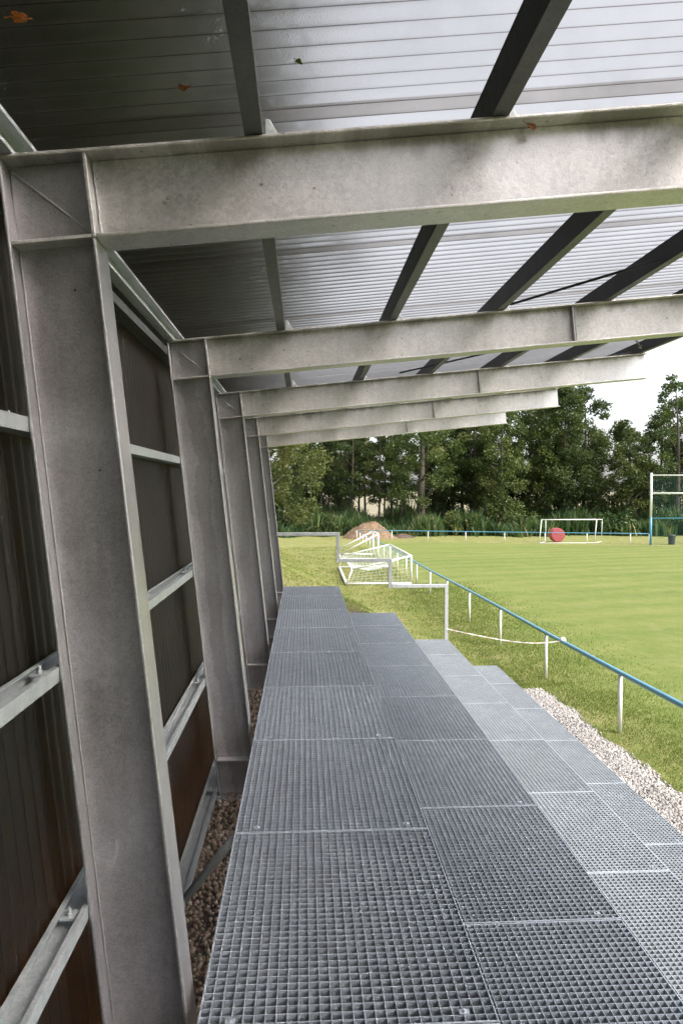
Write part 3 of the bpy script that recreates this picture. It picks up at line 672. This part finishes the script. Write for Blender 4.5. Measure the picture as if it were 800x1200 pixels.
t = make_tree('rounded lower-topped dark tree standing left of the ball net', None, 12.4, 1.8, 3.4, .3, 86, 12000, .27, M['leaf_dark'], 32, 'oval', (.7, 1.2)); place(t, True, ux_(735, 76), 76, 1.0, .98)
t = make_tree('tall open-crowned tree reaching highest at the right edge behind the ball net', None, 17.5, 3.4, 3.2, .3, 54, 6000, .30, M['leaf_mid'], 33, 'oval', (.6, 1.1)); place(t, True, ux_(792, 76), 76, 2.0, 1.0)
t = make_tree('yellowish green tree with drooping branches beside the last canopy column', None, 12.5, 1.7, 3.6, .26, 90, 19000, .17, M['leaf_yellow'], 34, 'full', (.5, .95), .5); place(t, True, -2.7, 40, .6, 1.0)
# trees just behind the back wall
G2 = 'trees behind the canopy wall'; L4 = 'dark leafy tree growing close behind the canopy back wall'
def clear_of_stand(p):      # the stand's back was cut free: nothing grows into the wall or closer than half a metre over the roof
    return (p[..., 0] < 2.6-.106*p[..., 2]) | (p[..., 2] > 4.05+.1022*(p[..., 0]-2.5))
pe = make_tree(L4, G2, 15.5, .3, 4.2, .24, 150, 30000, .25, M['leaf_shade'], 41, 'full', (.8, 1.35), .5, limbs=0, keep=clear_of_stand)
for i, (x, y, s) in enumerate([(-4.3, -7, 1.), (-4.2, -3.9, 1.), (-4.2, -.9, 1.), (-4.15, 2.1, 1.0), (-4.25, 5.1, 1.), (-4.2, 8.2, 1.), (-4.4, 11.4, 1.), (-5.8, 15.2, 1.), (-6.6, 19, 1.), (-7.4, 25, 1.), (-7.6, 31, 1.)]):
    place(pe, i == 0, x, y, 0, s, L4, G2, s*(1, 1.06, .97)[i % 3])

# reeds and undergrowth in front of the trees
n = 30000; x = RNG.uniform(-8, 55, n); y = 69.8+RNG.random(n)**1.5*28+1.6*np.sin(x*.5)+.9*np.sin(x*1.7+1)+RNG.exponential(.5, n)*-1
clump = .65+.35*np.sin(x*1.1+np.sin(y))*np.cos(x*.37+1); hgt = RNG.uniform(.7, 2.6, n)*(.55+.65*clump)*(.8+.35*np.sin(x*.31+2)*np.sin(x*.83))*np.interp(y, [72, 95], [1, 1.7]); z = ground_z(x, y)-.05
ang = RNG.uniform(0, np.pi, n); wd = RNG.uniform(.05, .12, n); lx, ly = RNG.normal(0, .45, n), RNG.normal(0, .45, n)
b0 = np.stack([x-np.cos(ang)*wd, y-np.sin(ang)*wd, z], 1); b1 = np.stack([x+np.cos(ang)*wd, y+np.sin(ang)*wd, z], 1)
m0 = np.stack([x+lx*.4-np.cos(ang)*wd*1.2, y+ly*.4-np.sin(ang)*wd*1.2, z+hgt*.6], 1); m1 = m0+np.stack([np.cos(ang)*wd*2.4, np.sin(ang)*wd*2.4, 0*wd], 1); tp = np.stack([x+lx, y+ly, z+hgt], 1)
V = np.stack([b0, b1, m1, m0, tp], 1).reshape(-1, 3); q = np.arange(n)*5
F = np.concatenate([np.stack([q, q+1, q+2, q+3], 1), np.stack([q+3, q+2, q+4, q+4], 1)])
F3 = np.concatenate([np.stack([q, q+1, q+2], 1), np.stack([q, q+2, q+3], 1), np.stack([q+3, q+2, q+4], 1)])
rn = np.clip(RNG.normal(.46, .24, n)+.35*(clump-.65)+.15*np.sin(x*.6), 0, .93); rn[RNG.random(n) < .05] = 1.
tag(np_obj('reeds', V, F3, M['reed'], rnd=np.tile(rn, 3)), 'dense tall green reeds and nettles below the trees', 'reeds', kind='stuff')
GB = 'bushes below the trees'
def bush(label, u, Y, rad, h, mat, seed, first=None):
    r2 = np.random.default_rng(seed); root = thing('bush', label, 'bush', (ux_(u, Y), Y, gz(ux_(u, Y), Y)), GB)
    cs = [(r2.uniform(-rad, rad)*.8, r2.uniform(-rad, rad)*.6, r2.uniform(.25, .85)*h) for _ in range(16)]
    V, F, rnd = leaf_cloud(cs, [r2.uniform(.35, .6)*h*.6 for _ in cs], 1500, .26, seed, .9); np_obj('foliage', V, F, mat, root, rnd)
    bm = bmesh.new()
    for c in cs[:6]: tube(bm, [(0, 0, 0), (c[0]*.5, c[1]*.5, c[2]*.6), c], [.05, .03, .01], 5)
    mesh_obj('stem', bm, M['bark'], root)
bush('bright green bush below the trees right of the upright goal', 716, 70, 1.6, 2.6, M['reed'], 51)
bush('bright green bush at the right edge behind the litter bin', 806, 69, 1.5, 2.0, M['reed'], 52)
bush('mid green bush in the reeds right of the stout pale trunk', 545, 71, 2.2, 2.3, M['leaf_mid'], 54)
bush('pale green bush in the reeds left of the upright goal', 612, 72, 1.8, 2.5, M['leaf_mid'], 55)
bush('dark green bush below the trees left of the soil heap', 372, 70, 2.0, 2.2, M['leaf_dark'], 53)

# grass blades on the bank, along the fence and over the near pitch
def grass(n, xf, yf, hmin, hmax, label, seed, tone):
    r2 = np.random.default_rng(seed); x, y = xf(r2, n), yf(r2, n)
    x = x if not callable(x) else x(y); z = ground_z(x, y)
    tuft = .5+.5*np.sin(x*2.3+1.7*np.sin(y*1.9))*np.sin(y*2.9+x*.8)
    hh = r2.uniform(hmin, hmax, n)*(.55+.6*tuft)*np.interp(y, [8, 30], [1, 1.5]); ang = r2.uniform(0, np.pi, n); wd = r2.uniform(.003, .006, n)*np.interp(y, [6, 30], [1, 3])
    lx, ly = r2.normal(0, .5, n)*hh, r2.normal(0, .5, n)*hh
    V = np.stack([np.stack([x-np.cos(ang)*wd, y-np.sin(ang)*wd, z-.005], 1), np.stack([x+np.cos(ang)*wd, y+np.sin(ang)*wd, z-.005], 1), np.stack([x+lx, y+ly, z+hh], 1)], 1).reshape(-1, 3)
    patch = .5+.5*np.sin(x*.9+2*np.sin(y*.45))*np.cos(y*.7+x*.3)
    rn = np.clip(r2.normal(tone, .2, n)+.22*(patch-.5), 0, 1)
    tag(np_obj('grass', V, np.arange(3*n).reshape(n, 3), M['grass_blade'], rnd=rn), label, 'grass', kind='stuff')
grass(70000, lambda r, n: (lambda y: np.where(y < 11.9, np.maximum(4.85+r.normal(0, .55, n), 4.14+.06*r.random(n)), 4.7+r.normal(0, .9, n))), lambda r, n: 6.5+r.random(n)**1.2*22, .02, .06, 'short green and yellow grass along the near fence beside the gravel strip', 61, .36)
grass(60000, lambda r, n: -1.8+r.random(n)*6.4, lambda r, n: 12.3+r.random(n)**1.5*40, .02, .06, 'dry yellowish rough grass on the bank beyond the terrace', 62, .55)

# ---------------------------------------------------------------- leaves caught on the roof and rafter
def leaf(label, x, y, s, rz, mat, under_sheet=True, lobes=True):
    bm = bmesh.new(); pts = []; N2 = 26
    for i in range(N2):
        a = 2*math.pi*i/N2; r = s*(.62+.30*abs(math.cos(2.5*a))+.08*math.sin(11*a)) if lobes else s*(.45+.4*abs(math.cos(a)))
        pts.append((r*math.cos(a), r*math.sin(a)*.85, .18*s*math.sin(a*2)))
    c = bm.verts.new((0, 0, 0)); v = [bm.verts.new(p) for p in pts]
    for i in range(N2): bm.faces.new((c, v[i], v[(i+1) % N2]))
    tube(bm, [(0, 0, .0), (-s*.9, .1*s, .02*s), (-s*1.5, .3*s, .0)], s*.04, 5)
    o = mesh_obj('fallen_leaf', bm, mat, None); at_ = o.data.attributes.new('rnd', 'FLOAT', 'FACE'); at_.data.foreach_set('value', [.5]*len(o.data.polygons))
    sl = o.modifiers.new('solid', 'SOLIDIFY'); sl.thickness = .001
    o.location = (x, y, z_top(x)+PH-.006); o.rotation_euler = (0, -.102, rz); return tag(o, label, 'leaf')
leaf('bright orange fallen leaf at the top left corner of the roof sheet', -.66, 1.74, .026, .3, M['leaf_orange'])
leaf('rust brown curled leaf on the dark left part of the roof sheet', -.335, 2.07, .024, 2.6, M['leaf_rust'], lobes=False)
leaf('small green leaf on the roof sheet right of the first purlin', -.01, 1.99, .017, 1.2, M['leaf_green'], lobes=False)
o = leaf('brown leaf hanging by its stalk on the nearest rafter', .70, 2.14, .020, 2.9, M['leaf_rust'], lobes=False)
o.location = (.70, YC+.02, z_top(.70)-.028); o.rotation_euler = (1.35, .3, .2)
